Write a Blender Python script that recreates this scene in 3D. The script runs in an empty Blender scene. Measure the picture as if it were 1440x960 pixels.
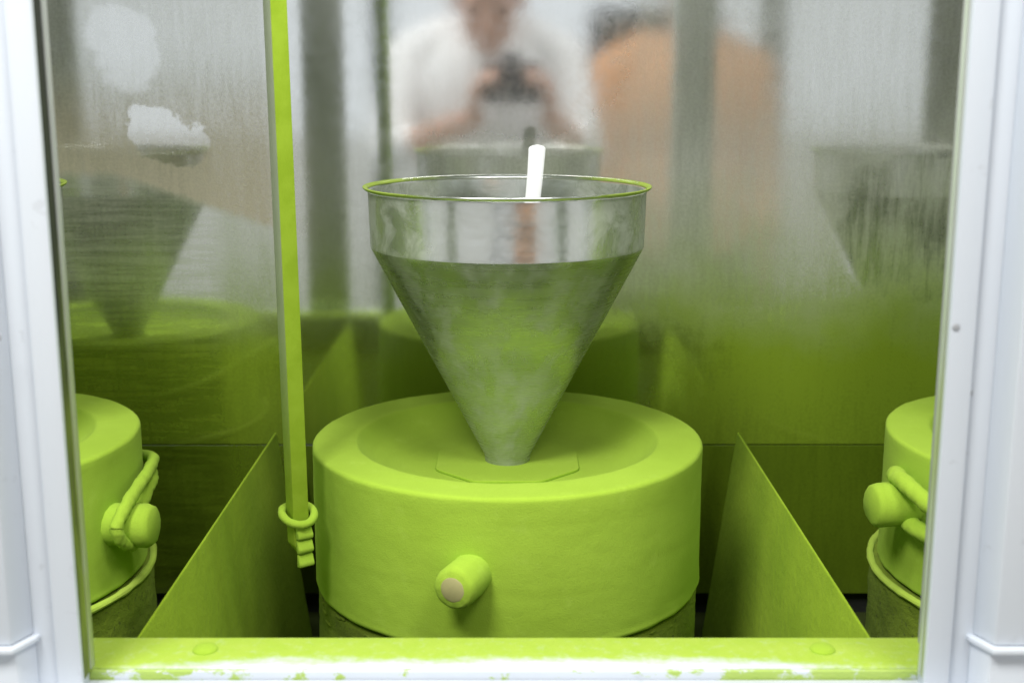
import bpy, bmesh, math, random
from mathutils import Vector, Matrix, noise as mnoise
random.seed(7)
R = math.radians
sc = bpy.context.scene
COL = sc.collection

# ------------------------------------------------------------------ camera, world, lamps, exposure
ZC = 1.38                                   # camera height above the room floor
cam_d = bpy.data.cameras.new('camera'); cam = bpy.data.objects.new('camera', cam_d); COL.objects.link(cam)
cam.location = (0, 0, ZC); cam.rotation_euler = (R(90-11.8), 0, 0)
cam_d.sensor_width = 36; cam_d.lens = 36*1757/1440
cam_d.clip_start = .02; cam_d.clip_end = 60
cam_d.dof.use_dof = True; cam_d.dof.focus_distance = 1.03; cam_d.dof.aperture_fstop = 7.0
sc.camera = cam

world = bpy.data.worlds.new('World'); sc.world = world; world.use_nodes = True
bg = world.node_tree.nodes['Background']
bg.inputs['Color'].default_value = (.90, .955, 1.0, 1); bg.inputs['Strength'].default_value = .90

def area(name, loc, target, sx, sy, power, col):
    l = bpy.data.lights.new(name, 'AREA'); l.shape = 'RECTANGLE'; l.size = sx; l.size_y = sy; l.energy = power; l.color = col
    o = bpy.data.objects.new(name, l); COL.objects.link(o); o.location = loc
    o.rotation_euler = (Vector(target)-Vector(loc)).to_track_quat('-Z', 'Y').to_euler()
    return o
for lx, pw in ((-.55, 23), (.55, 11.5)): area('ceiling_lamp', (lx, -.10, ZC+1.15), (0, 1.0, ZC-.40), .5, .5, pw, (1, .985, .95))
area('cabinet_lamp', (0, .82, ZC+.385), (0, .95, ZC-.3), .45, .07, 2.0, (1, .99, .97))

vs = sc.view_settings
vs.view_transform = 'Standard'; vs.look = 'None'; vs.exposure = .18; vs.gamma = 1; vs.use_curve_mapping = False
sc.render.engine = 'CYCLES'
sc.cycles.max_bounces = 10; sc.cycles.glossy_bounces = 6; sc.cycles.diffuse_bounces = 5
sc.cycles.caustics_reflective = False; sc.cycles.caustics_refractive = False

# ------------------------------------------------------------------ helpers: nodes
class NT:
    def __init__(s, name):
        s.m = bpy.data.materials.new(name); s.m.use_nodes = True
        s.t = s.m.node_tree; s.b = s.t.nodes['Principled BSDF']; s.out = s.t.nodes['Material Output']
        s.co = s.t.nodes.new('ShaderNodeTexCoord').outputs['Object']
    def n(s, t): return s.t.nodes.new(t)
    def put(s, sock, v):
        if v is None: return
        if isinstance(v, bpy.types.NodeSocket): s.t.links.new(v, sock)
        elif isinstance(v, (tuple, list)) and len(v) == 3 and sock.type == 'RGBA': sock.default_value = (*v, 1)
        else: sock.default_value = v
    def math(s, op, a, b=None, c=None, clamp=False):
        n = s.n('ShaderNodeMath'); n.operation = op; n.use_clamp = clamp
        for i, v in enumerate((a, b, c)): s.put(n.inputs[i], v)
        return n.outputs[0]
    def ramp(s, v, a, b, lo=0., hi=1.):                 # smooth map of v from a..b to lo..hi
        n = s.n('ShaderNodeMapRange'); n.interpolation_type = 'SMOOTHSTEP'
        for i, x in enumerate((v, a, b, lo, hi)): s.put(n.inputs[i], x)
        return n.outputs[0]
    def noise(s, scale, detail=4, rough=.55, stretch=None, dist=0., off=(0, 0, 0)):
        co = s.co
        if stretch or off != (0, 0, 0):
            mp = s.n('ShaderNodeMapping'); s.put(mp.inputs['Vector'], s.co)
            mp.inputs['Scale'].default_value = stretch or (1, 1, 1); mp.inputs['Location'].default_value = off
            co = mp.outputs[0]
        n = s.n('ShaderNodeTexNoise'); s.put(n.inputs['Vector'], co)
        n.inputs['Scale'].default_value = scale; n.inputs['Detail'].default_value = detail
        n.inputs['Roughness'].default_value = rough; n.inputs['Distortion'].default_value = dist
        return n.outputs['Fac']
    def mix(s, f, a, b):
        n = s.n('ShaderNodeMix'); n.data_type = 'RGBA'
        s.put(n.inputs[0], f); s.put(n.inputs[6], a); s.put(n.inputs[7], b)
        return n.outputs[2]
    def sep(s):
        n = s.n('ShaderNodeSeparateXYZ'); s.put(n.inputs[0], s.co); return n.outputs
    def bump(s, h, strength, dist):
        n = s.n('ShaderNodeBump'); s.put(n.inputs['Height'], h); n.inputs['Strength'].default_value = strength; n.inputs['Distance'].default_value = dist
        return n.outputs[0]
    def bsdf(s, color, rough=.5, metal=0., spec=.5, normal=None, b=None):
        b = b or s.b
        s.put(b.inputs['Base Color'], color); s.put(b.inputs['Roughness'], rough); s.put(b.inputs['Metallic'], metal)
        b.inputs['Specular IOR Level'].default_value = spec
        if normal is not None: s.put(b.inputs['Normal'], normal)
        return b
    def second(s, fac, **k):                            # mix a second principled over the first by fac
        b2 = s.n('ShaderNodeBsdfPrincipled'); s.bsdf(b=b2, **k)
        mx = s.n('ShaderNodeMixShader'); s.put(mx.inputs[0], fac)
        s.t.links.new(s.b.outputs[0], mx.inputs[1]); s.t.links.new(b2.outputs[0], mx.inputs[2])
        s.t.links.new(mx.outputs[0], s.out.inputs['Surface'])
        return b2

TEA = (.365, .55, .050); TEA2 = (.330, .505, .040)
M = {}
def mat_powder(name, c1=TEA, c2=TEA2, grain=.25, coarse=0., speck=0.):
    k = NT(name)
    big = k.noise(9, 4); fine = k.noise(900, 2); mid = k.noise(120, 3)
    col = k.mix(k.ramp(big, .35, .7), c1, c2)
    col = k.mix(k.math('MULTIPLY', k.ramp(fine, .5, .75), .25), col, (c2[0]*.75, c2[1]*.78, c2[2]))
    stk = k.noise(16, 5, .65, stretch=(.35, .35, 4.5), dist=.3, off=(3, 2, 7)); clump = k.noise(46, 5, .7, off=(5, 1, 2))
    col = k.mix(k.math('MULTIPLY', k.ramp(stk, .45, .75), .30), col, (c2[0]*.80, c2[1]*.80, c2[2]*.7))
    col = k.mix(k.math('MULTIPLY', k.ramp(clump, .56, .70), .30), col, (min(1, c1[0]*1.18), c1[1]*1.12, c1[2]*1.7))
    if speck:
        sp = k.ramp(k.noise(260, 3, .6), .63, .70)
        col = k.mix(k.math('MULTIPLY', sp, speck), col, (.035, .04, .02))
    h = k.math('ADD', k.math('MULTIPLY', fine, grain), k.math('MULTIPLY', mid, .35+coarse))
    k.bsdf(col, 1., 0, .04, k.bump(h, .6, .0014+.002*coarse))
    k.b.inputs['Sheen Weight'].default_value = .10; k.b.inputs['Sheen Roughness'].default_value = .8
    k.b.inputs['Sheen Tint'].default_value = (.8, 1, .4, 1)
    return k.m
M['powder'] = mat_powder('tea_powder')
M['powder_rough'] = mat_powder('tea_powder_on_rough_stone', (.20, .28, .02), (.10, .145, .012), .5, .9, .85)
M['powder_panel'] = mat_powder('tea_powder_on_panel', (.33, .49, .022), (.26, .41, .014), .4, .45, .15)
M['powder_rim'] = mat_powder('tea_powder_pale_rim', (.45, .60, .09), (.36, .52, .05))

def mat_white(name, dust=None):
    k = NT(name)
    col = k.mix(k.ramp(k.noise(6, 4, stretch=(1, 1, .25)), .3, .75), (.69, .735, .80), (.61, .66, .73))
    col = k.mix(k.math('MULTIPLY', k.ramp(k.noise(70, 3), .66, .74), .25), col, (.40, .42, .45))
    nb = k.bump(k.noise(350, 2), .05, .001)
    k.bsdf(col, .38, 0, .5, nb)
    if dust: k.second(dust(k), color=k.mix(k.noise(60, 3), TEA, (.46, .60, .10)), rough=.95, spec=.1, normal=k.bump(k.noise(500, 3), .5, .0015))
    return k.m
M['white'] = mat_white('white_painted_aluminium')
def sill_dust(k):                                      # object y runs from the outer edge (0) to the inner edge (.05)
    x, y, z = k.sep()
    n = k.noise(34, 6, .68, stretch=(.55, 1.6, 1)); n2 = k.noise(130, 4, .7); n3 = k.noise(4, 2, off=(3, 1, 0))
    e = k.math('ADD', y, k.math('MULTIPLY', k.math('SUBTRACT', n, .5), .026))
    e = k.math('ADD', e, k.math('MULTIPLY', k.math('SUBTRACT', n2, .5), .012))
    ax = k.math('ABSOLUTE', k.math('ADD', x, .02))
    e = k.math('ADD', e, k.math('MULTIPLY', k.ramp(ax, .12, .25), k.math('MULTIPLY_ADD', n3, .03, -.002)))
    return k.math('MULTIPLY', k.ramp(e, .002, .017), k.ramp(n2, .25, .5, .82, 1.))
M['sill'] = mat_white('white_sill_with_tea_dust', sill_dust)
def lip_dust(k):
    x, y, z = k.sep()
    n = k.noise(60, 6, .7, stretch=(.6, 1, 1)); ax = k.math('ABSOLUTE', k.math('ADD', x, .02))
    th = k.ramp(ax, .0, .25, .60, .42)
    return k.ramp(n, th, k.math('ADD', th, .06), 0, .9)
M['lip'] = mat_white('white_lip_with_tea_dust', lip_dust)
def rail_dust(k):
    n = k.noise(45, 6, .7, stretch=(.4, 1, 1)); return k.ramp(n, .68, .74, 0, .7)
M['rail'] = mat_white('white_rail', rail_dust)
def jamb_dust(k):
    x, y, z = k.sep(); n = k.noise(60, 4, .6, stretch=(1, 1, .12))
    return k.math('MULTIPLY', k.ramp(z, -.02, -.30, .05, .75), k.ramp(n, .36, .62))
def mat_strip(name, c, rough, metal):
    k = NT(name); k.bsdf(k.mix(k.noise(30, 3), c, tuple(v*.8 for v in c)), rough, metal)
    k.second(jamb_dust(k), color=(.33, .44, .06), rough=.95, spec=.1)
    return k.m
M['gasket'] = mat_strip('dark_rubber_gasket', (.030, .034, .028), .6, 0)
M['glass_edge'] = mat_strip('green_tinted_glass_edge', (.62, .70, .60), .2, 0)
M['alu'] = mat_strip('glazing_bead_aluminium', (.55, .58, .56), .35, .1)

# --- brushed steel with a film of powder
def mat_wall(name, dust, low_cov, thin):
    k = NT(name)
    x, y, z = k.sep()
    nz = k.noise(11, 6, .62); nf = k.noise(60, 5, .7); grain = k.noise(520, 2, .6)
    nstrv = k.noise(44, 6, .7, stretch=(2.6, 1, .30), dist=.4); nstrh = k.noise(60, 6, .7, stretch=(.16, 1, 2.6), dist=.3, off=(0, 0, .3)); swirl = k.noise(60, 4, .6, stretch=(.5, 1, 2.2), dist=1.5)
    wob = k.math('MULTIPLY', k.math('SUBTRACT', nz, .5), 2.2)
    wobf = k.math('MULTIPLY', k.math('SUBTRACT', nf, .5), .9)
    def ell(cx, cz, rx, rz, a, b, amt=1., tilt=0.):
        ux = k.math('SUBTRACT', x, cx); uz = k.math('ADD', k.math('SUBTRACT', z, cz), k.math('MULTIPLY', ux, tilt))
        d = k.math('ADD', k.math('POWER', k.math('ABSOLUTE', k.math('DIVIDE', ux, rx)), 2.4), k.math('POWER', k.math('ABSOLUTE', k.math('DIVIDE', uz, rz)), 2.4))
        return k.ramp(k.math('ADD', d, k.math('MULTIPLY', k.math('ADD', wob, wobf), amt)), a, b, 1, 0)
    wf = k.math('MULTIPLY', wobf, .012)
    arc = k.math('SUBTRACT', -.101, k.math('MULTIPLY', k.math('MAXIMUM', k.math('ADD', x, .42), 0.), .34))
    above = k.ramp(k.math('ADD', k.math('SUBTRACT', z, arc), k.math('ADD', wf, k.math('MULTIPLY', k.math('SUBTRACT', nstrh, .5), .006))), -.006, .009)
    left = k.math('MULTIPLY', above, k.ramp(k.math('ADD', x, k.math('MULTIPLY', wob, .02)), -.19, -.27))    # unwiped beige film on the bar side
    clean = k.math('MAXIMUM', k.math('MULTIPLY', ell(-.405, .030, .040, .044, .35, 1.1, 1.5), .55), k.math('MULTIPLY', ell(-.364, -.058, .047, .031, .74, 1.02, 1.5, .12), .82))
    scr_r = k.math('MULTIPLY', ell(.455, -.150, .115, .085, .7, 1.05, .6), k.ramp(k.math('ADD', k.math('MULTIPLY', nstrv, .55), k.math('MULTIPLY', nz, .45)), .40, .60, .0, .85))
    scr_l = k.math('MULTIPLY', k.ramp(x, -.30, -.33), k.math('MULTIPLY', k.math('SUBTRACT', 1., above), k.ramp(nstrh, .40, .58, .35, 1)))
    band = k.ramp(k.math('ABSOLUTE', k.math('ADD', k.math('ADD', x, .165), k.math('MULTIPLY', wob, .012))), .06, .10, 1, 0)
    mid = k.math('MULTIPLY', ell(-.03, .03, .15, .09, .5, 1.6), .80)
    wipe = k.math('MAXIMUM', k.math('MAXIMUM', k.math('MULTIPLY', band, .72), mid), k.math('MAXIMUM', scr_r, k.math('MULTIPLY', scr_l, .55)))
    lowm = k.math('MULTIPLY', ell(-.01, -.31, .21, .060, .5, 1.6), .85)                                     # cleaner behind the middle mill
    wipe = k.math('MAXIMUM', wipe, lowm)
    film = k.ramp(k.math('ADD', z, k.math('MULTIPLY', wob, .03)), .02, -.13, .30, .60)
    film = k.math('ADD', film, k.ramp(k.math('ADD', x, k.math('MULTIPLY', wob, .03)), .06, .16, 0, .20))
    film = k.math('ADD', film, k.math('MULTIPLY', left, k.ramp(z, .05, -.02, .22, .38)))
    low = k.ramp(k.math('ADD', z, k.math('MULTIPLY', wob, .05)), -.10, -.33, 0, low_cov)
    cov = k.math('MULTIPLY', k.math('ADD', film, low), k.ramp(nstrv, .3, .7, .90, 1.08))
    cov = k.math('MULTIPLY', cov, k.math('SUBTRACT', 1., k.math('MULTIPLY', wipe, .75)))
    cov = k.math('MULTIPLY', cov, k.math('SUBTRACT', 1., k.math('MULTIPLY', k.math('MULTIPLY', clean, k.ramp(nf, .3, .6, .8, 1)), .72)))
    cov = k.math('MULTIPLY', cov, k.ramp(z, -.30, -.40, 1., thin))  # coverage drops towards the seam in place of shade from the mills
    cov = k.math('MULTIPLY', cov, k.ramp(k.noise(300, 3, .65, off=(.7, .2, .4)), .32, .68, .90, 1.08), clamp=True)
    green = k.math('MULTIPLY', k.ramp(k.math('ADD', z, k.math('MULTIPLY', wob, .05)), -.06, -.31), k.math('SUBTRACT', 1., left))
    beige = k.mix(k.math('MULTIPLY', left, k.ramp(z, .03, -.05)), (.58, .585, .54), (.56, .51, .41))
    dustc = k.mix(green, beige, dust)
    rgh = k.math('ADD', k.ramp(nf, .3, .7, .060, .090), k.math('MULTIPLY', clean, -.03))
    k.bsdf((.79, .795, .785), rgh, 1, .5, k.bump(nf, .03, .0006))
    k.second(cov, color=dustc, rough=.95, spec=.08, normal=k.bump(grain, .4, .001))
    return k.m
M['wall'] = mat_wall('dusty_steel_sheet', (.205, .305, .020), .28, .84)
M['wall_low'] = mat_wall('dusty_lower_steel_sheet', (.125, .195, .010), .28, .84)  # dust colour darkened below the seam, partly for shade behind the mills

def mat_hopper():
    k = NT('dusty_brushed_steel')
    x, y, z = k.sep()
    ax = k.math('ABSOLUTE', x)
    brush = k.noise(40, 4, .6, stretch=(.12, .12, 8)); patch = k.noise(30, 5, .62, dist=.5); smear = k.noise(24, 6, .66, stretch=(1.3, 1.3, .75), dist=.35, off=(2, 5, 1))
    cyl = k.ramp(z, .186, .194)
    side = k.ramp(k.math('ADD', ax, k.math('MULTIPLY', k.math('SUBTRACT', smear, .5), .06)), .035, .085)
    c_cyl = k.math('MULTIPLY', k.ramp(patch, .34, .60, .34, .84), k.math('MULTIPLY_ADD', side, .9, .10))
    c_cone = k.math('ADD', k.ramp(smear, .34, .66, .34, .64), k.ramp(patch, .42, .66, -.08, .12))
    c_cone = k.math('ADD', c_cone, k.ramp(z, .12, .03, 0, .15))
    cov = k.math('ADD', k.math('MULTIPLY', c_cyl, cyl), k.math('MULTIPLY', c_cone, k.math('SUBTRACT', 1., cyl)), clamp=True)
    dustc = k.mix(k.ramp(smear, .38, .68), (.19, .235, .115), (.33, .365, .27))
    dustc = k.mix(cyl, dustc, k.mix(k.ramp(patch, .35, .65), (.30, .34, .25), (.46, .49, .43)))
    k.bsdf(k.mix(cyl, (.56, .60, .58), (.86, .87, .86)), k.math('ADD', k.ramp(brush, .3, .7, .19, .24), k.ramp(z, .192, .185, 0, .06)), 1, .5, k.bump(k.math('ADD', k.math('MULTIPLY', brush, .02), k.math('MULTIPLY', k.noise(26, 3, .5, off=(1, 1, 4)), 1.)), .16, .005))
    k.second(cov, color=dustc, rough=.9, spec=.1)
    return k.m
M['steel'] = mat_hopper()
def mat_rim():
    k = NT('steel_rim_with_tea_dust')
    x, y, z = k.sep()
    n = k.noise(45, 4); ax = k.math('ABSOLUTE', x)
    cov = k.math('MULTIPLY', k.ramp(k.math('ADD', ax, k.math('MULTIPLY', n, .02)), .06, .118, .04, .95), k.ramp(n, .2, .6, .6, 1))
    k.bsdf((.72, .73, .72), .2, 1); k.second(cov, color=(.34, .46, .07), rough=.9, spec=.1)
    return k.m
M['rim'] = mat_rim()
def simple(name, c, rough=.5, metal=0., var=.15, scale=40, spec=.5, bump=0.):
    k = NT(name); n = k.noise(scale, 4)
    k.bsdf(k.mix(n, c, tuple(v*(1-2*var) for v in c)), rough, metal, spec, k.bump(n, bump, .002) if bump else None); return k.m
M['bar'] = None
def mat_bar():
    k = NT('tea_dusted_bar'); x, y, z = k.sep(); n = k.noise(50, 4)
    # the bar's left flank (object -x side) carries only a thin film, thickening towards its foot
    thin = k.math('MULTIPLY', k.ramp(x, -.0064, -.0068), k.ramp(z, .05, .30))
    k.bsdf(k.mix(k.ramp(n, .35, .65), (.30, .44, .035), (.26, .39, .026)), 1., 0, .04, k.bump(k.noise(700, 2), .2, .0008))
    k.second(k.math('MULTIPLY', thin, .85), color=k.mix(n, (.46, .49, .42), (.38, .42, .33)), rough=.6, metal=0)
    return k.m
M['bar'] = mat_bar()
M['flange'] = simple('shaded_dusted_steel', (.07, .085, .04), .7, 0, .2)  # flange colour darkened to stand for its unlit inner side
M['darkback'] = simple('blue_grey_post_back', (.13, .14, .16), .6, 0, .1, 8)
M['screw'] = simple('dull_grey_screw', (.45, .47, .50), .5, .3, .1)
M['spoon'] = simple('white_plastic', (.92, .93, .94), .3, 0, .01)
M['wood'] = simple('worn_wood_end', (.50, .47, .21), .8, 0, .15, 80, .2)
M['dark'] = simple('dark_metal', (.03, .033, .03), .6)
M['floor'] = mat_powder('tea_dust_on_dark_floor', (.03, .042, .006), (.012, .016, .004))
M['skin'] = simple('skin', (.62, .36, .27), .5, 0, .06, 60, .4)
M['shirt'] = simple('white_cotton', (.86, .87, .90), .9, 0, .05, 25, .2, .5)
M['orange'] = simple('orange_cotton', (.80, .44, .24), .9, 0, .06, 25, .2, .5)
M['trousers'] = simple('grey_cotton', (.12, .125, .13), .9, 0, .1, 25, .2, .4)
M['hair'] = simple('dark_hair', (.03, .024, .02), .6, 0, .2, 200)
M['shoe'] = simple('black_leather', (.02, .02, .02), .4)
M['eye'] = simple('eye', (.05, .035, .03), .15, 0, .02)
M['camera'] = simple('black_camera_body', (.018, .022, .034), .35, 0, .05)
M['lens'] = simple('lens_glass', (.01, .015, .04), .05, 0, .01)
M['roomfloor'] = simple('room_floor', (.64, .62, .56), .7, 0, .04, 1.5)
M['greypost'] = simple('grey_post', (.16, .18, .17), .5, 0, .08, 6)
M['backwhite'] = simple('shaded_back_of_frame', (.36, .375, .36), .6, 0, .1, 8)  # grey tone stands in for shade on the white frame's back

# ------------------------------------------------------------------ helpers: meshes
def obj(name, bm, mat, parent=None, smooth=True, loc=None, rot=None, angle=35):
    me = bpy.data.meshes.new(name)
    bmesh.ops.recalc_face_normals(bm, faces=bm.faces)
    bm.to_mesh(me); bm.free()
    o = bpy.data.objects.new(name, me); COL.objects.link(o)
    me.materials.append(mat)
    if smooth:
        me.polygons.foreach_set('use_smooth', [True]*len(me.polygons)); me.set_sharp_from_angle(angle=R(angle))
    if parent: o.parent = parent
    if loc: o.location = loc
    if rot: o.rotation_euler = rot
    return o
def tag(o, label=None, cat=None, group=None, kind=None):
    if label: o['label'] = label
    if cat: o['category'] = cat
    if group: o['group'] = group
    if kind: o['kind'] = kind
    return o
def thing(name, loc, label, cat, group=None):
    o = bpy.data.objects.new(name, None); COL.objects.link(o); o.location = loc; o.empty_display_size = .05
    return tag(o, label, cat, group)
def lathe(prof, seg=96, closed=False):
    bm = bmesh.new(); rings = []
    for r, z in prof:
        if r < 1e-6: rings.append([bm.verts.new((0, 0, z))])
        else: rings.append([bm.verts.new((r*math.cos(2*math.pi*i/seg), r*math.sin(2*math.pi*i/seg), z)) for i in range(seg)])
    pairs = list(zip(rings, rings[1:])) + ([(rings[-1], rings[0])] if closed else [])
    for a, b in pairs:
        for i in range(seg):
            j = (i+1) % seg
            if len(a) == 1 and len(b) == 1: continue
            if len(a) == 1: bm.faces.new((a[0], b[j], b[i]))
            elif len(b) == 1: bm.faces.new((a[i], a[j], b[0]))
            else: bm.faces.new((a[i], a[j], b[j], b[i]))
    return bm
def fillet(cx, cz, r, a0, a1, n=7):
    return [(cx+r*math.cos(R(a0+(a1-a0)*i/n)), cz+r*math.sin(R(a0+(a1-a0)*i/n))) for i in range(n+1)]
def box(x0, x1, y0, y1, z0, z1, bev=0., seg=2, bm=None):
    new = bm is None
    bm = bm or bmesh.new()
    v = [bm.verts.new((x, y, z)) for x in (x0, x1) for y in (y0, y1) for z in (z0, z1)]
    f = [bm.faces.new([v[i] for i in q]) for q in ((0,1,3,2), (4,6,7,5), (0,4,5,1), (2,3,7,6), (0,2,6,4), (1,5,7,3))]
    if bev:
        es = list({e for q in f for e in q.edges})
        bmesh.ops.bevel(bm, geom=es, offset=bev, segments=seg, affect='EDGES', profile=.5)
    return bm
def prism(pts, z0, z1, bev=0., seg=2, axis='z'):
    bm = bmesh.new()
    mk = {'z': lambda a, b, h: (a, b, h), 'x': lambda a, b, h: (h, a, b), 'y': lambda a, b, h: (a, h, b)}[axis]
    lo = [bm.verts.new(mk(a, b, z0)) for a, b in pts]; hi = [bm.verts.new(mk(a, b, z1)) for a, b in pts]
    bm.faces.new(lo); bm.faces.new(hi); n = len(pts)
    for i in range(n): bm.faces.new((lo[i], lo[(i+1) % n], hi[(i+1) % n], hi[i]))
    bmesh.ops.recalc_face_normals(bm, faces=bm.faces)
    if bev: bmesh.ops.bevel(bm, geom=list(bm.edges), offset=bev, segments=seg, affect='EDGES', profile=.5)
    return bm
def tube(pts, rad, seg=12, closed=False, bm=None, twist=0.):
    bm = bm or bmesh.new(); pts = [Vector(p) for p in pts]; n = len(pts); rings = []
    rads = rad if isinstance(rad, (list, tuple)) else [rad]*n
    up = Vector((.13, .21, 1)).normalized()
    for i, p in enumerate(pts):
        a = pts[(i-1) % n] if (closed or i) else pts[0]; b = pts[(i+1) % n] if (closed or i < n-1) else pts[-1]
        t = (b-a).normalized(); s = t.cross(up)
        if s.length < .05: s = t.cross(Vector((1, 0, 0)))
        s.normalize(); w = s.cross(t)
        rings.append([bm.verts.new(p+rads[i]*(math.cos(2*math.pi*k/seg)*s+math.sin(2*math.pi*k/seg)*w)*(1+twist*math.cos(3*2*math.pi*k/seg+i*1.3))) for k in range(seg)])
    for i in range(n if closed else n-1):
        a, b = rings[i], rings[(i+1) % n]
        for k in range(seg): bm.faces.new((a[k], a[(k+1) % seg], b[(k+1) % seg], b[k]))
    if not closed: bm.faces.new(rings[0]); bm.faces.new(rings[-1])
    return bm
def smooth_path(ctrl, n=8):                                # Catmull-Rom
    c = [Vector(p) for p in ctrl]; c = [2*c[0]-c[1]] + c + [2*c[-1]-c[-2]]; out = []
    for i in range(1, len(c)-2):
        for k in range(n):
            t = k/n; p0, p1, p2, p3 = c[i-1:i+3]
            out.append(.5*((2*p1)+(p2-p0)*t+(2*p0-5*p1+4*p2-p3)*t*t+(3*p1-p0-3*p2+p3)*t**3))
    return out + [c[-2]]
def roughen(bm, amp, scale, skip=None):
    bm.normal_update()
    for v in bm.verts:
        if skip and skip(v.co): continue
        v.co += v.normal*amp*(mnoise.noise(v.co*scale)+.5*mnoise.noise(v.co*scale*2.7))

# ------------------------------------------------------------------ the setting: room behind the camera, cabinet round the mills
YW = 1.335                                                 # steel back wall
tag(obj('floor_room', box(-20, 20, -30, 2, -.05, 0), M['roomfloor'], None, False), kind='structure')
tag(obj('ceiling_light_blocker', box(-4, 4, -4, 2, 2.75, 2.80), M['roomfloor'], None, False), kind='structure')  # unseen ceiling added to cut world light from above
ZF = ZC-.60                                                # cabinet floor
tag(obj('floor_cabinet', box(-.95, .95, .72, YW+.1, ZF-.02, ZF), M['floor'], None, False), kind='structure')
wb = tag(bpy.data.objects.new('wall_back', None), kind='structure'); COL.objects.link(wb); wb.location = (0, YW, ZC)
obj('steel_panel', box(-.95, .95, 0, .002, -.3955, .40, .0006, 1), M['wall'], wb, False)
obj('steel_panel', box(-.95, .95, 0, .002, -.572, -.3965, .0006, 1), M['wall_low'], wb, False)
obj('panel_backing', box(-.95, .95, .004, .006, -.56, .40), M['dark'], wb, False)
obj('floor_channel', box(-.95, .95, .012, .03, -.60, -.565), M['dark'], wb, False)
for s, nm in ((-1, 'wall_left_blocker'), (1, 'wall_right_blocker')):  # unseen end walls added to stop light leaking in from the sides
    tag(obj(nm, box(min(s*.95, s*.96), max(s*.95, s*.96), .715, YW+.1, ZF-.02, ZC+.40), M['powder_panel'], None, False), kind='structure')
tag(obj('ceiling_cabinet', box(-.96, .96, .69, YW+.1, ZC+.401, ZC+.42), M['white'], None, False), kind='structure')
tag(obj('wall_front', box(-.96, .96, .722, .735, 0, ZC-.375), M['white'], None, False), kind='structure')

# ------------------------------------------------------------------ window frame of the cabinet
FR = thing('window_frame', (0, .715, ZC), 'white aluminium window frame with green dusted sill round the opening', 'window frame')
XL, XR = -.2583, .2478                                     # clear opening
def post(sgn, xin):
    a = lambda d: xin+sgn*d                                # d metres outward from the opening
    def bx(d0, d1, y0, y1, z0, z1, bev=.001): return box(min(a(d0), a(d1)), max(a(d0), a(d1)), y0, y1, z0, z1, bev)
    return bx
for sgn, xin in ((-1, XL), (1, XR)):
    bx = post(sgn, xin)
    obj('post', bx(.003, .064, -.0165, .0, -.42, .40), M['white'], FR)
    obj('face_strip', bx(.0, .0150, -.0215, -.0167, -.40, .40, .0014), M['white'], FR)
    if sgn < 0:
        obj('gasket', bx(.0004, .0028, -.0164, -.0102, -.355, .40, .0006), M['gasket'], FR)
        obj('gasket', bx(.0008, .0028, -.0098, -.0048, -.355, .40, .0004), M['gasket'], FR)
        obj('glazing_bead', bx(-.0002, .0028, -.0046, .0030, -.3545, .40, .0014), M['alu'], FR)
    else:
        obj('glazing_bead', bx(.0006, .0028, -.0164, -.0112, -.3545, .40, .0008), M['alu'], FR)
        obj('glass_edge', bx(.0004, .0028, -.0108, -.0066, -.3545, .40, .0006), M['glass_edge'], FR)
    obj('back_cover', bx(.003, .063, .0010, .004, -.34, .40), M['backwhite'], FR)
    # cover profile with a chamfered end cap
    s = sgn
    pts = [(xin+s*.0285, -.0167), (xin+s*.0355, -.034), (xin+s*.066, -.034), (xin+s*.066, -.0167)]
    cov = obj('cover_profile', prism(pts, -.3245, .40, .0012), M['white'], FR)
    cap = [(xin+s*.0245, -.0160), (xin+s*.0255, -.0215), (xin+s*.0335, -.0385), (xin+s*.069, -.0385), (xin+s*.069, -.0160)]
    obj('end_cap', prism(cap, -.3285, -.3250, .001), M['white'], cov)
    pts2 = [(xin+s*.0275, -.0167), (xin+s*.034, -.0325), (xin+s*.066, -.0325), (xin+s*.066, -.0167)]
    obj('cover_profile', prism(pts2, -.44, -.329, .001), M['white'], FR)
obj('sill', box(-.93, .93, 0, .0430, -.03, 0, .002, 3), M['sill'], FR, loc=(0, .0045, -.3568))
obj('sill_back_flange', box(-.93, .93, .0, .003, -.06, -.004, .0008), M['flange'], FR, loc=(0, .0445, -.3568))
obj('sill_lip', box(-.93, .93, 0, .003, -.008, -.0012, .0004, 1), M['lip'], FR, loc=(0, .0012, -.3568))
obj('bottom_rail', box(-.93, .93, -.045, -.0005, -.07, -.0062, .0015), M['rail'], FR, loc=(0, .0009, -.3568))
obj('top_rail', box(-.93, .93, -.02, .0, .36, .40, .001), M['white'], FR, loc=(0, .024, 0))
for x in (-.1965, .199):
    o = obj('screw_cap', lathe([(.0080, -.001), (.0080, .0006), (.0070, .0018), (.0045, .0027), (0, .0031)], 28), M['powder'], FR, loc=(x, .0285, -.3568))
for x, z, yy in ((.2512, -.1365, -.0218), (.2633, -.1760, -.0168), (-.2860, -.1400, -.0345)):
    obj('screw_head', lathe([(.0021, 0), (.0019, .0004), (.0008, .0007), (0, .0004)], 20), M['screw'], FR, loc=(x, yy, z), rot=(R(90), 0, 0))
# outer posts of the neighbouring bays, seen mirrored in the steel
for x0, x1, lab in ((-.715, -.665, 'white painted cabinet post mirrored at the steel edge near the hanging bar'), (.635, .70, 'white painted cabinet post mirrored in steel behind the scratched patch')):
    t = thing('cabinet_post', ((x0+x1)/2, .70, 0), lab, 'post'); h = (x1-x0)/2
    obj('shaft', box(-h, h, -.01, .014, .0, ZC+.40, .002), M['white'], t)
    obj('back_cover', box(-h+.001, h-.001, .0145, .018, ZC-.35, ZC+.40, .001), M['darkback'], t)

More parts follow.
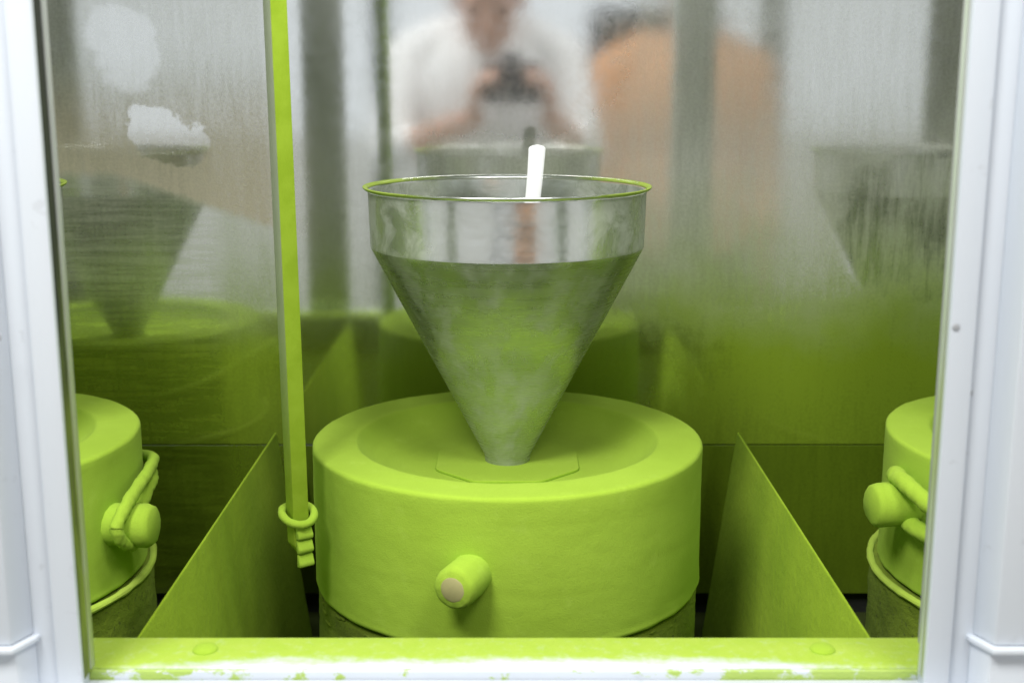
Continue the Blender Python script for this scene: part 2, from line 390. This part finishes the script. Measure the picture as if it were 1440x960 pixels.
# ------------------------------------------------------------------ stone mills
XM = -.004; YM = 1.06; ZT = ZC-.306
H_UP = .124
def upper_profile():
    p = [(0, -.0240), (.070, -.0240), (.082, -.0238), (.093, -.0230), (.103, -.0210), (.112, -.0176), (.1195, -.0132), (.1255, -.0080)]
    p += [(.1294, -.0036), (.1311, -.0012), (.1325, -.0003), (.135, 0), (.142, .0), (.150, 0), (.158, 0)]
    p += fillet(.1662, -.0038, .0038, 90, 0, 5)
    z = -.0038
    while z > -H_UP+.008: z -= .004; p.append((.170, z))
    p += [(.1702, -H_UP+.003), (.1699, -H_UP+.0010), (.1688, -H_UP), (.10, -H_UP), (0, -H_UP)]
    return p
def peg_mesh(length, rad, seg=40):
    bm = lathe([(0, 0), (rad*.90, 0), (rad*.96, .004), (rad, length*.4), (rad*1.01, length-.006), (rad*.93, length-.002), (rad*.80, length), (0, length+.0006)], seg)
    roughen(bm, .0012, 70); return bm
def place_dir(o, base, direction):
    o.rotation_euler = Vector(direction).to_track_quat('Z', 'Y').to_euler(); o.location = base
def stone_mill(x, label, low_r, peg, group=None, rope=None, rimmed=False, ymill=YM, seed=0):
    t = thing('stone_mill', (x, ymill, ZT), label, 'stone mill', group)
    bm = lathe(upper_profile(), 200); bm.normal_update()
    for v in bm.verts:
        q = v.co+Vector((seed*2.3, 0, 0)); r = math.hypot(v.co.x, v.co.y)
        if r > .12: v.co += v.normal*(.0005*mnoise.noise(q*28)+.00025*mnoise.noise(q*110)+(.0008*mnoise.noise(q*55) if v.co.z < -H_UP+.009 and r > .16 else 0))
    obj('upper_stone', bm, M['powder'], t, angle=50)
    low = -(ZT-ZF)
    prof = [(0, -H_UP-.003), (low_r-.012, -H_UP-.003), (low_r-.008, -H_UP-.0025)] + fillet(low_r-.006, -H_UP-.0085, .006, 90, 0, 4)
    z = -H_UP-.0085
    while z > low+.004: z -= .004; prof.append((low_r, max(z, low)))
    prof += [(low_r, low), (0, low)]
    bm = lathe(prof, 220); off = Vector((seed*3.1, 0, 0))
    bm.normal_update()
    for v in bm.verts:
        if v.co.z < -H_UP-.009 and v.co.length > .12:
            v.co += v.normal*(.0010*mnoise.noise((v.co+off)*70)+.0007*mnoise.noise((v.co+off)*190)+.0012*mnoise.noise((v.co+off)*24))
    obj('lower_stone', bm, M['powder_rough'], t, angle=60)
    if rimmed:
        rim = lathe([(low_r+.0035*math.cos(a), -H_UP-.003+.0030*math.sin(a)) for a in [2*math.pi*i/10 for i in range(10)]], 160, True)
        roughen(rim, .0008, 60)
        obj('rim', rim, M['powder_rim'], t)
    else:                                                   # crumbs of caked powder along the joint
        bm = bmesh.new(); rnd = random.Random(3)
        for i in range(46):
            a = R(rnd.uniform(196, 344)); rr = rnd.uniform(.0008, .0026)
            if 246 < math.degrees(a) < 296: continue
            m4 = Matrix.Translation(((low_r-.0004)*math.cos(a), (low_r-.0004)*math.sin(a), -H_UP-rnd.choice((.0035, .006, .012, .02))-rnd.random()*.004)) @ Matrix.Rotation(a, 4, 'Z') @ Matrix.Diagonal((.6, 3.2, .8, 1))
            bmesh.ops.create_icosphere(bm, subdivisions=2, radius=rr, matrix=m4)
        roughen(bm, .0008, 300)
        tag(obj('caked_crumbs', bm, M['powder_rough'], t), kind='stuff')
    ang, zp, length, rad, dv = peg
    b = Vector((.160*math.cos(R(ang)), .160*math.sin(R(ang)), zp)); d = Vector((math.cos(R(ang+dv)), math.sin(R(ang+dv)), 0))
    pg = obj('peg', peg_mesh(length, rad, 14 if rope else 40), M['powder'], t, angle=60); place_dir(pg, b, d)
    if not rope: obj('worn_end', lathe([(0, length+.0012), (rad*.50, length+.0010), (rad*.58, length+.0002), (rad*.58, length-.001), (0, length-.001)], 28), M['wood'], pg)
    if rope:
        for ctrl, rr in rope:
            pts = []
            for a, z, rad_ in ctrl: pts.append((rad_*math.cos(R(a)), rad_*math.sin(R(a)), z))
            rb = tube(smooth_path(pts, 14), rr*.88, 16, twist=.03); roughen(rb, .0008, 60); roughen(rb, .0007, 190)
            obj('rope', rb, M['powder'], t, angle=70)
    return t
stone_mill(XM, 'tea dusted stone mill with bare wooden peg, under the hopper holding the spoon', .1684, (-98.5, -.061, .042, .0165, -14), seed=1)
ropeL = [([(-16, -.082, .188), (-21, -.073, .190), (-23, -.058, .191), (-18, -.044, .189), (-8, -.038, .183), (6, -.036, .179), (22, -.040, .178), (50, -.06, .177), (90, -.08, .177)], .0062),
         ([(-6, -.060, .180), (4, -.052, .179), (14, -.050, .178), (30, -.06, .177), (60, -.08, .177)], .0055)]
stone_mill(-.5045, 'tea dusted stone mill with rope-slung peg, on the hanging bar side of the dividers', .1745, (-16, -.0655, .046, .0185, 10), rope=ropeL, rimmed=True, seed=2)
ropeR = [([(-100, -.060, .178), (-130, -.050, .180), (-148, -.038, .185), (-158, -.026, .188), (-166, -.023, .184), (-172, -.028, .175), (-176, -.034, .166)], .0085),
         ([(-100, -.070, .178), (-135, -.066, .180), (-154, -.062, .181), (-163, -.060, .178), (-170, -.055, .170)], .0085)]
stone_mill(.506, 'tea dusted stone mill with rope above and below its peg, away from the bar', .1765, (-165, -.047, .047, .0190, -6), rope=ropeR, rimmed=True, seed=3)

# octagonal collar plate and hopper on each mill
def octagon(w, cut, rnd=.006):
    h = w/2; c = h*cut
    p = [(c, -h), (h, -c), (h, c), (c, h), (-c, h), (-h, c), (-h, -c), (-c, -h)]; out = []
    for i in range(8):
        a, b, cc = Vector(p[i-1]), Vector(p[i]), Vector(p[(i+1) % 8])
        u, v = b+(a-b).normalized()*rnd, b+(cc-b).normalized()*rnd
        for k in range(5):
            t = k/4; out.append(tuple((1-t)**2*u+2*t*(1-t)*b+t*t*v))
    return out
def hopper(x, label, plate_label):
    t = thing('collar_plate', (x, YM, ZT-.0238), plate_label, 'plate')
    obj('plate', prism(octagon(.124, .45), 0, .0022, .0004, 1), M['powder'], t, angle=40)
    obj('spigot', lathe([(.0195, .0021), (.0195, .006), (.0185, .006), (.0185, .0021)], 48, True), M['rim'], t)
    t = thing('hopper', (x, YM, ZT-.0216), label, 'hopper')
    zt = .2400; zb = .1905; w = .0010
    r0, r1, r2 = .0198, .1160, .1172
    cone = lathe([(r0, .0), (r0+.0006, .006), (r1-.004, zb-.008), (r1-.0012, zb-.0025), (r1, zb), (r1-w, zb), (r1-w-.0012, zb-.0025), (r1-.004-w, zb-.008), (r0+.0006-w, .006), (r0-w, 0)], 128, True)
    obj('cone', cone, M['steel'], t, angle=50)
    obj('cylinder_wall', lathe([(r1, zb+.0001), (r2, zt-.006), (r2+.0002, zt-.003), (r2-w, zt-.003), (r1-w, zb+.0001)], 128, True), M['steel'], t, angle=50)
    obj('rim', lathe([(r2+.0022+.0023*math.cos(a), zt-.0005+.0013*math.sin(a)+.0010*math.cos(a)) for a in [2*math.pi*i/14 for i in range(14)]], 128, True), M['rim'], t, angle=70)
    return t
hopper(XM, 'steel cone hopper standing between the two dividers, spoon inside', 'green dusted octagonal plate under the spoon hopper')
hopper(-.5045, 'steel hopper mirrored beside wiped marks, on the hanging bar side', 'octagonal plate on the rope-slung mill, on the bar side')
hopper(.506, 'steel hopper mirrored in the scratched patch, away from the hanging bar', 'octagonal plate on the mill away from the bar')

# ------------------------------------------------------------------ white spoon in the middle hopper
sp = thing('spoon', (XM, YM, ZT), 'white plastic spoon standing upright in the steel hopper', 'spoon')
path = smooth_path([(.0262, .052, .2505), (.0256, .050, .240), (.0238, .046, .218), (.020, .040, .18), (.0165, .032, .13), (.013, .022, .085)], 8)
bm = bmesh.new(); rings = []
for i, p in enumerate(path):
    f = i/(len(path)-1); w = .0077*(1-.25*f)*min(1, math.sqrt(max(0, 1-(1-min(1, i/5))**2))+.12); th = .0013
    rings.append([bm.verts.new(p+Vector((w*math.cos(a), th*math.sin(a)-.002*(1-abs(math.cos(a)))*.3, 0))) for a in [2*math.pi*k/16 for k in range(16)]])
for a, b in zip(rings, rings[1:]):
    for k in range(16): bm.faces.new((a[k], a[(k+1) % 16], b[(k+1) % 16], b[k]))
bm.faces.new(rings[0]); bm.faces.new(rings[-1])
obj('handle', bm, M['spoon'], sp, angle=50)
bm = bmesh.new(); bmesh.ops.create_uvsphere(bm, u_segments=24, v_segments=14, radius=1)
bmesh.ops.delete(bm, geom=[v for v in bm.verts if v.co.z > .05], context='VERTS')
bmesh.ops.scale(bm, vec=(.013, .019, .006), verts=bm.verts)
bmesh.ops.solidify(bm, geom=bm.faces[:], thickness=.001)
bo = obj('bowl', bm, M['spoon'], sp); bo.location = (.012, .018, .069); bo.rotation_euler = (R(75), 0, 0)

# ------------------------------------------------------------------ divider panels
def divider(x, lab):
    h = ZC-.365-ZF; half = .031
    top = [(.0011*math.sin(R(a)), h-.0011+.0011*math.cos(R(a))) for a in range(-75, 76, 15)]
    outer = [(-half, 0)] + top + [(half, 0)]
    inner = [(half-.0018, 0), (.0008, h-.006), (-.0008, h-.006), (-half+.0018, 0)]
    bm = prism(outer+inner, 0, .510, 0, 1, 'y')
    for v in bm.verts:                                       # far upper corner is rounded off
        if v.co.y > .5 and v.co.z > h-.01: v.co.y -= .004
    o = obj('divider_panel', bm, M['powder_panel'], None, loc=(x, .770, ZF), angle=40)
    tag(o, lab, 'divider')
divider(-.2505, 'green dusted folded sheet divider behind the hanging notched bar')
divider(.2395, 'green dusted folded sheet divider standing clear of the hanging bar')

# ------------------------------------------------------------------ hanging notched bar with its ring
BZ = ZC-.383
t = thing('notched_bar', (-.1712, .95, BZ), 'square green bar hanging beside the mill, notched at its foot', 'bar'); t.rotation_euler = (0, R(-.45), R(35))
s = .0068
bm = bmesh.new()                                            # foot cut at a slant
foot = [(-s, .008), (s, -.004), (s, .85), (-s, .85)]
bm = prism([(-s, .020), (s, .001), (s, ZC+.40-BZ), (-s, ZC+.40-BZ)], -s, s, .0009, 2, 'y')
obj('shaft', bm, M['bar'], t)
for i, z in enumerate((.004, .0155, .027)):
    pr = [(-s-.0002, z-.002), (-s-.0052, z-.001), (-s-.0060, z+.002), (-s-.0030, z+.0085), (-s-.0002, z+.0095)]
    bm = prism(pr, -s+.0012, s+.0006, .0012, 3, 'x'); roughen(bm, .0005, 150)
    obj('tooth', bm, M['powder'], t)
bm = tube([(.0128*math.cos(2*math.pi*i/40), .0128*math.sin(2*math.pi*i/40), .0030*math.sin(2*math.pi*i/40)+.0006*math.sin(4*math.pi*i/40+1)) for i in range(40)], .0033, 14, True)
roughen(bm, .0006, 120)
tag(obj('rope_ring', bm, M['powder'], None, loc=(-.1712, .95, BZ+.0440), rot=(R(8), R(4), R(20))), 'powder-caked ring hooked round the hanging bar above its notches', 'ring')

# ------------------------------------------------------------------ people mirrored in the steel, posts and board behind them
def limb(bm, pts):                                          # tapered chain of round sections, closed ends
    for (a, ra), (b, rb) in zip(pts, pts[1:]):
        a, b = Vector(a), Vector(b)
        n = max(2, int((b-a).length/.03)+1)
        tube([a.lerp(b, i/n) for i in range(n+1)], [ra+(rb-ra)*i/n for i in range(n+1)], 14, bm=bm)
    for p, r in pts: bmesh.ops.create_icosphere(bm, subdivisions=2, radius=r*1.01, matrix=Matrix.Translation(p))
def ellip(bm, c, r, rot=None):
    m4 = Matrix.Translation(c) @ (rot.to_4x4() if rot else Matrix()) @ Matrix.Diagonal((*r, 1))
    bmesh.ops.create_icosphere(bm, subdivisions=3, radius=1, matrix=m4)
def fuse(name, bm, mat, parent, voxel, smooth=6):
    o = obj(name, bm, mat, None)
    md = o.modifiers.new('r', 'REMESH'); md.mode = 'VOXEL'; md.voxel_size = voxel; md.use_smooth_shade = True
    sm = o.modifiers.new('s', 'SMOOTH'); sm.iterations = smooth; sm.factor = .5
    dg = bpy.context.evaluated_depsgraph_get()
    me = bpy.data.meshes.new_from_object(o.evaluated_get(dg)); old = o.data
    o.modifiers.clear(); o.data = me; me.name = name
    if not me.materials: me.materials.append(mat)
    bpy.data.meshes.remove(old)
    me.polygons.foreach_set('use_smooth', [True]*len(me.polygons))
    o.parent = parent
    return o
def hand(bm, wrist, palm_dir, finger_dir, side, curl, sc=1.):
    """palm from wrist along finger_dir; fingers curl towards palm_dir; side = thumb side"""
    w, f, p, sd = Vector(wrist), Vector(finger_dir).normalized(), Vector(palm_dir).normalized(), Vector(side).normalized()
    rot = Matrix((sd, f, p)).transposed()
    ellip(bm, w+f*.045, (.038, .05, .014), rot)
    for k, (o, l) in enumerate(((.028, .072), (.010, .080), (-.009, .074), (-.027, .058))):
        q = w+f*.085+sd*o; pts = [(q-f*.02, .0095)]; a = 0
        for j, seg in enumerate((.45, .32, .25)):
            a += R(curl*(1, 1.1, .8)[j]); q = q+(f*math.cos(a)+p*math.sin(a))*l*seg; pts.append((q, (.0092, .0085, .0075)[j]))
        limb(bm, pts)
    b = w+f*.025+sd*.03
    limb(bm, [(b, .012), (b+(f*.6+sd*.7+p*.3).normalized()*.035, .0105), (b+(f*.6+sd*.7+p*.3).normalized()*.035+(f*.85+p*.5+sd*.1).normalized()*.03, .009)])
def head(bm, c, pitch, yaw=0.):
    rot = (Matrix.Rotation(yaw, 3, 'Z') @ Matrix.Rotation(pitch, 3, 'X'))
    P = lambda x, y, z: Vector(c)+rot @ Vector((x, y, z))
    ellip(bm, P(0, -.012, .025), (.076, .094, .092), rot); ellip(bm, P(0, .022, -.045), (.058, .062, .072), rot)
    ellip(bm, P(0, .060, -.092), (.026, .024, .020), rot)
    limb(bm, [(P(0, .082, .012), .009), (P(0, .104, -.024), .014)])
    for s in (-1, 1):
        ellip(bm, P(s*.012, .094, -.030), (.009, .010, .008), rot); ellip(bm, P(s*.078, -.010, -.008), (.010, .020, .032), rot)
        ellip(bm, P(s*.034, .066, .022), (.024, .018, .010), rot); ellip(bm, P(s*.040, .055, -.025), (.022, .022, .022), rot)
    ellip(bm, P(0, .082, -.058), (.024, .012, .006), rot); ellip(bm, P(0, .080, -.069), (.020, .012, .007), rot)
    return P, rot
def person(name, x, y, zsh, shirt, label, arms, head_c, pitch, yaw=0., sleeve=1.):
    """zsh: shoulder height; arms: {side: (elbow, wrist, palm_dir, finger_dir, thumb_side, curl)}"""
    t = thing(name, (x, y, 0), label, 'person')
    L = lambda p: (p[0]-x, p[1]-y, p[2])
    hz = zsh-.50                                            # hip height
    body = bmesh.new()
    P, rot = head(body, L(head_c), pitch, yaw)
    limb(body, [((0, -.01, zsh-.02), .062), (P(0, -.025, -.07), .056)])
    ellip(body, (0, 0, zsh-.17), (.155, .095, .24)); ellip(body, (0, 0, hz+.05), (.150, .100, .16))
    cloth = bmesh.new(); tr = bmesh.new()
    ellip(cloth, (0, 0, zsh-.16), (.180, .118, .22)); ellip(cloth, (0, .0, zsh-.36), (.172, .118, .20)); ellip(cloth, (0, -.01, zsh-.03), (.125, .075, .075))
    shirt_bot = hz-.02
    ellip(cloth, (0, 0, hz+.08), (.190, .145, .15)); ellip(cloth, (0, 0, hz+.02), (.195, .145, .10))
    for s in (-1, 1):
        sh = Vector((s*.185, -.005, zsh-.055)); el, wr, pd, fd, td, cu = arms[s]
        el, wr = Vector(L(el)), Vector(L(wr))
        limb(body, [(sh, .048), (sh.lerp(el, .5), .043), (el, .036), (el.lerp(wr, .35), .036), (wr, .025)])
        hand(body, wr, pd, fd, td, cu)
        e2 = el.lerp(wr, sleeve-1.) if sleeve > 1 else sh.lerp(el, sleeve)
        pts = [((s*.09, -.01, zsh+.0), .060), (sh, .066), (sh.lerp(el, .6), .058)] + ([(el, .052), (e2, .046)] if sleeve > 1 else [(e2, .056)])
        limb(cloth, pts)
        kn = Vector((s*.10, .01, hz*.52)); an = Vector((s*.11, -.02, .09))
        limb(body, [((s*.085, 0, hz), .082), (kn, .054), (kn.lerp(an, .35), .054), (an, .036)])
        limb(tr, [((s*.088, 0, hz+.02), .098), (kn, .072), (an+Vector((0, 0, .0)), .062)])
        ellip(tr, (s*.05, 0, hz+.02), (.115, .112, .10)); ellip(tr, (s*.03, 0, hz-.06), (.10, .105, .10))
        shoe = bmesh.new(); ellip(shoe, (s*.11, .03, .048), (.045, .135, .048)); ellip(shoe, (s*.11, -.04, .07), (.042, .06, .06))
        bmesh.ops.bisect_plane(shoe, geom=shoe.verts[:]+shoe.edges[:]+shoe.faces[:], plane_co=(0, 0, .001), plane_no=(0, 0, -1), clear_outer=True)
        obj('shoe', shoe, M['shoe'], t)
        ellip(body, (s*.11, .02, .05), (.035, .10, .035))
    fuse('body', body, M['skin'], t, .006, 4)
    fuse('shirt', cloth, shirt, t, .009, 8); fuse('trousers', tr, M['trousers'], t, .010, 8)
    hb = bmesh.new(); ellip(hb, P(0, -.022, .040), (.084, .098, .092), rot); ellip(hb, P(0, -.055, -.01), (.074, .065, .08), rot)
    obj('hair', hb, M['hair'], t)
    for s in (-1, 1):
        e = bmesh.new(); ellip(e, P(s*.034, .076, .006), (.013, .010, .008), rot); obj('eye', e, M['eye'], t)
    return t
# photographer holding the camera low, looking down at its screen
person('person', -.065, -.40, ZC+.095, M['shirt'], 'person in white shirt holding a camera, mirrored in the steel wall',
       {-1: ((-.285, -.27, ZC-.17), (-.087, -.135, ZC-.085), (1, .15, 0), (.08, .38, .9), (.1, -.9, .4), 42),
        1: ((.165, -.27, ZC-.17), (.087, -.135, ZC-.085), (-1, .15, 0), (-.08, .38, .9), (-.1, -.9, .4), 42)},
       (-.055, -.315, ZC+.185), R(-28), 0, 1.25)
person('person', .455, -.72, ZC+.075, M['orange'], 'person in orange shirt with arms lowered, mirrored in the steel wall',
       {-1: ((.235, -.74, ZC-.27), (.245, -.62, ZC-.49), (1, 0, 0), (0, .25, -1), (0, 1, .2), 14),
        1: ((.675, -.74, ZC-.27), (.67, -.62, ZC-.49), (-1, 0, 0), (0, .25, -1), (0, 1, .2), 14)},
       (.475, -.69, ZC+.25), R(-8), R(10), 1.55)
hc = thing('hand_camera', (0, -.105, ZC), 'black camera held by the person in white, mirrored in steel', 'camera')
obj('camera_body', box(-.066, .066, -.025, .025, -.048, .038, .008, 3), M['camera'], hc)
obj('viewfinder_hump', box(-.022, .022, -.02, .022, .0385, .056, .006, 2), M['camera'], hc)
o = obj('lens_barrel', lathe([(0, 0), (.034, 0), (.034, .02), (.031, .022), (.031, .05), (.029, .055), (.026, .055), (.024, .045), (0, .045)], 48), M['camera'], hc, loc=(0, .0255, -.004), rot=(R(-90), 0, 0))
obj('front_element', lathe([(.0235, .0455), (.015, .0480), (0, .0490)], 32), M['lens'], o)
for x, y, w, lab in ((-.375, -1.0, .05, 'slim grey room post mirrored beside the white shirt'), (.745, -1.0, .06, 'slim grey room post mirrored past the orange shirt')):
    t = thing('room_post', (x, y, 0), lab, 'post')
    obj('shaft', box(-w/2, w/2, -.04, .04, .012, 2.9, .003), M['greypost'], t); obj('base_plate', box(-w, w, -.07, .07, .0, .012, .002), M['greypost'], t)
t = thing('dark_board', (.56, -2.6, 0), 'dark board on two legs mirrored above the orange shirt', 'board')
obj('panel', box(-.24, .30, -.015, .01, ZC+.06, ZC+.29, .004), M['dark'], t)
for x in (-.2, .26): obj('leg', box(x-.015, x+.015, -.040, -.0155, 0, ZC+.26, .002), M['greypost'], t)
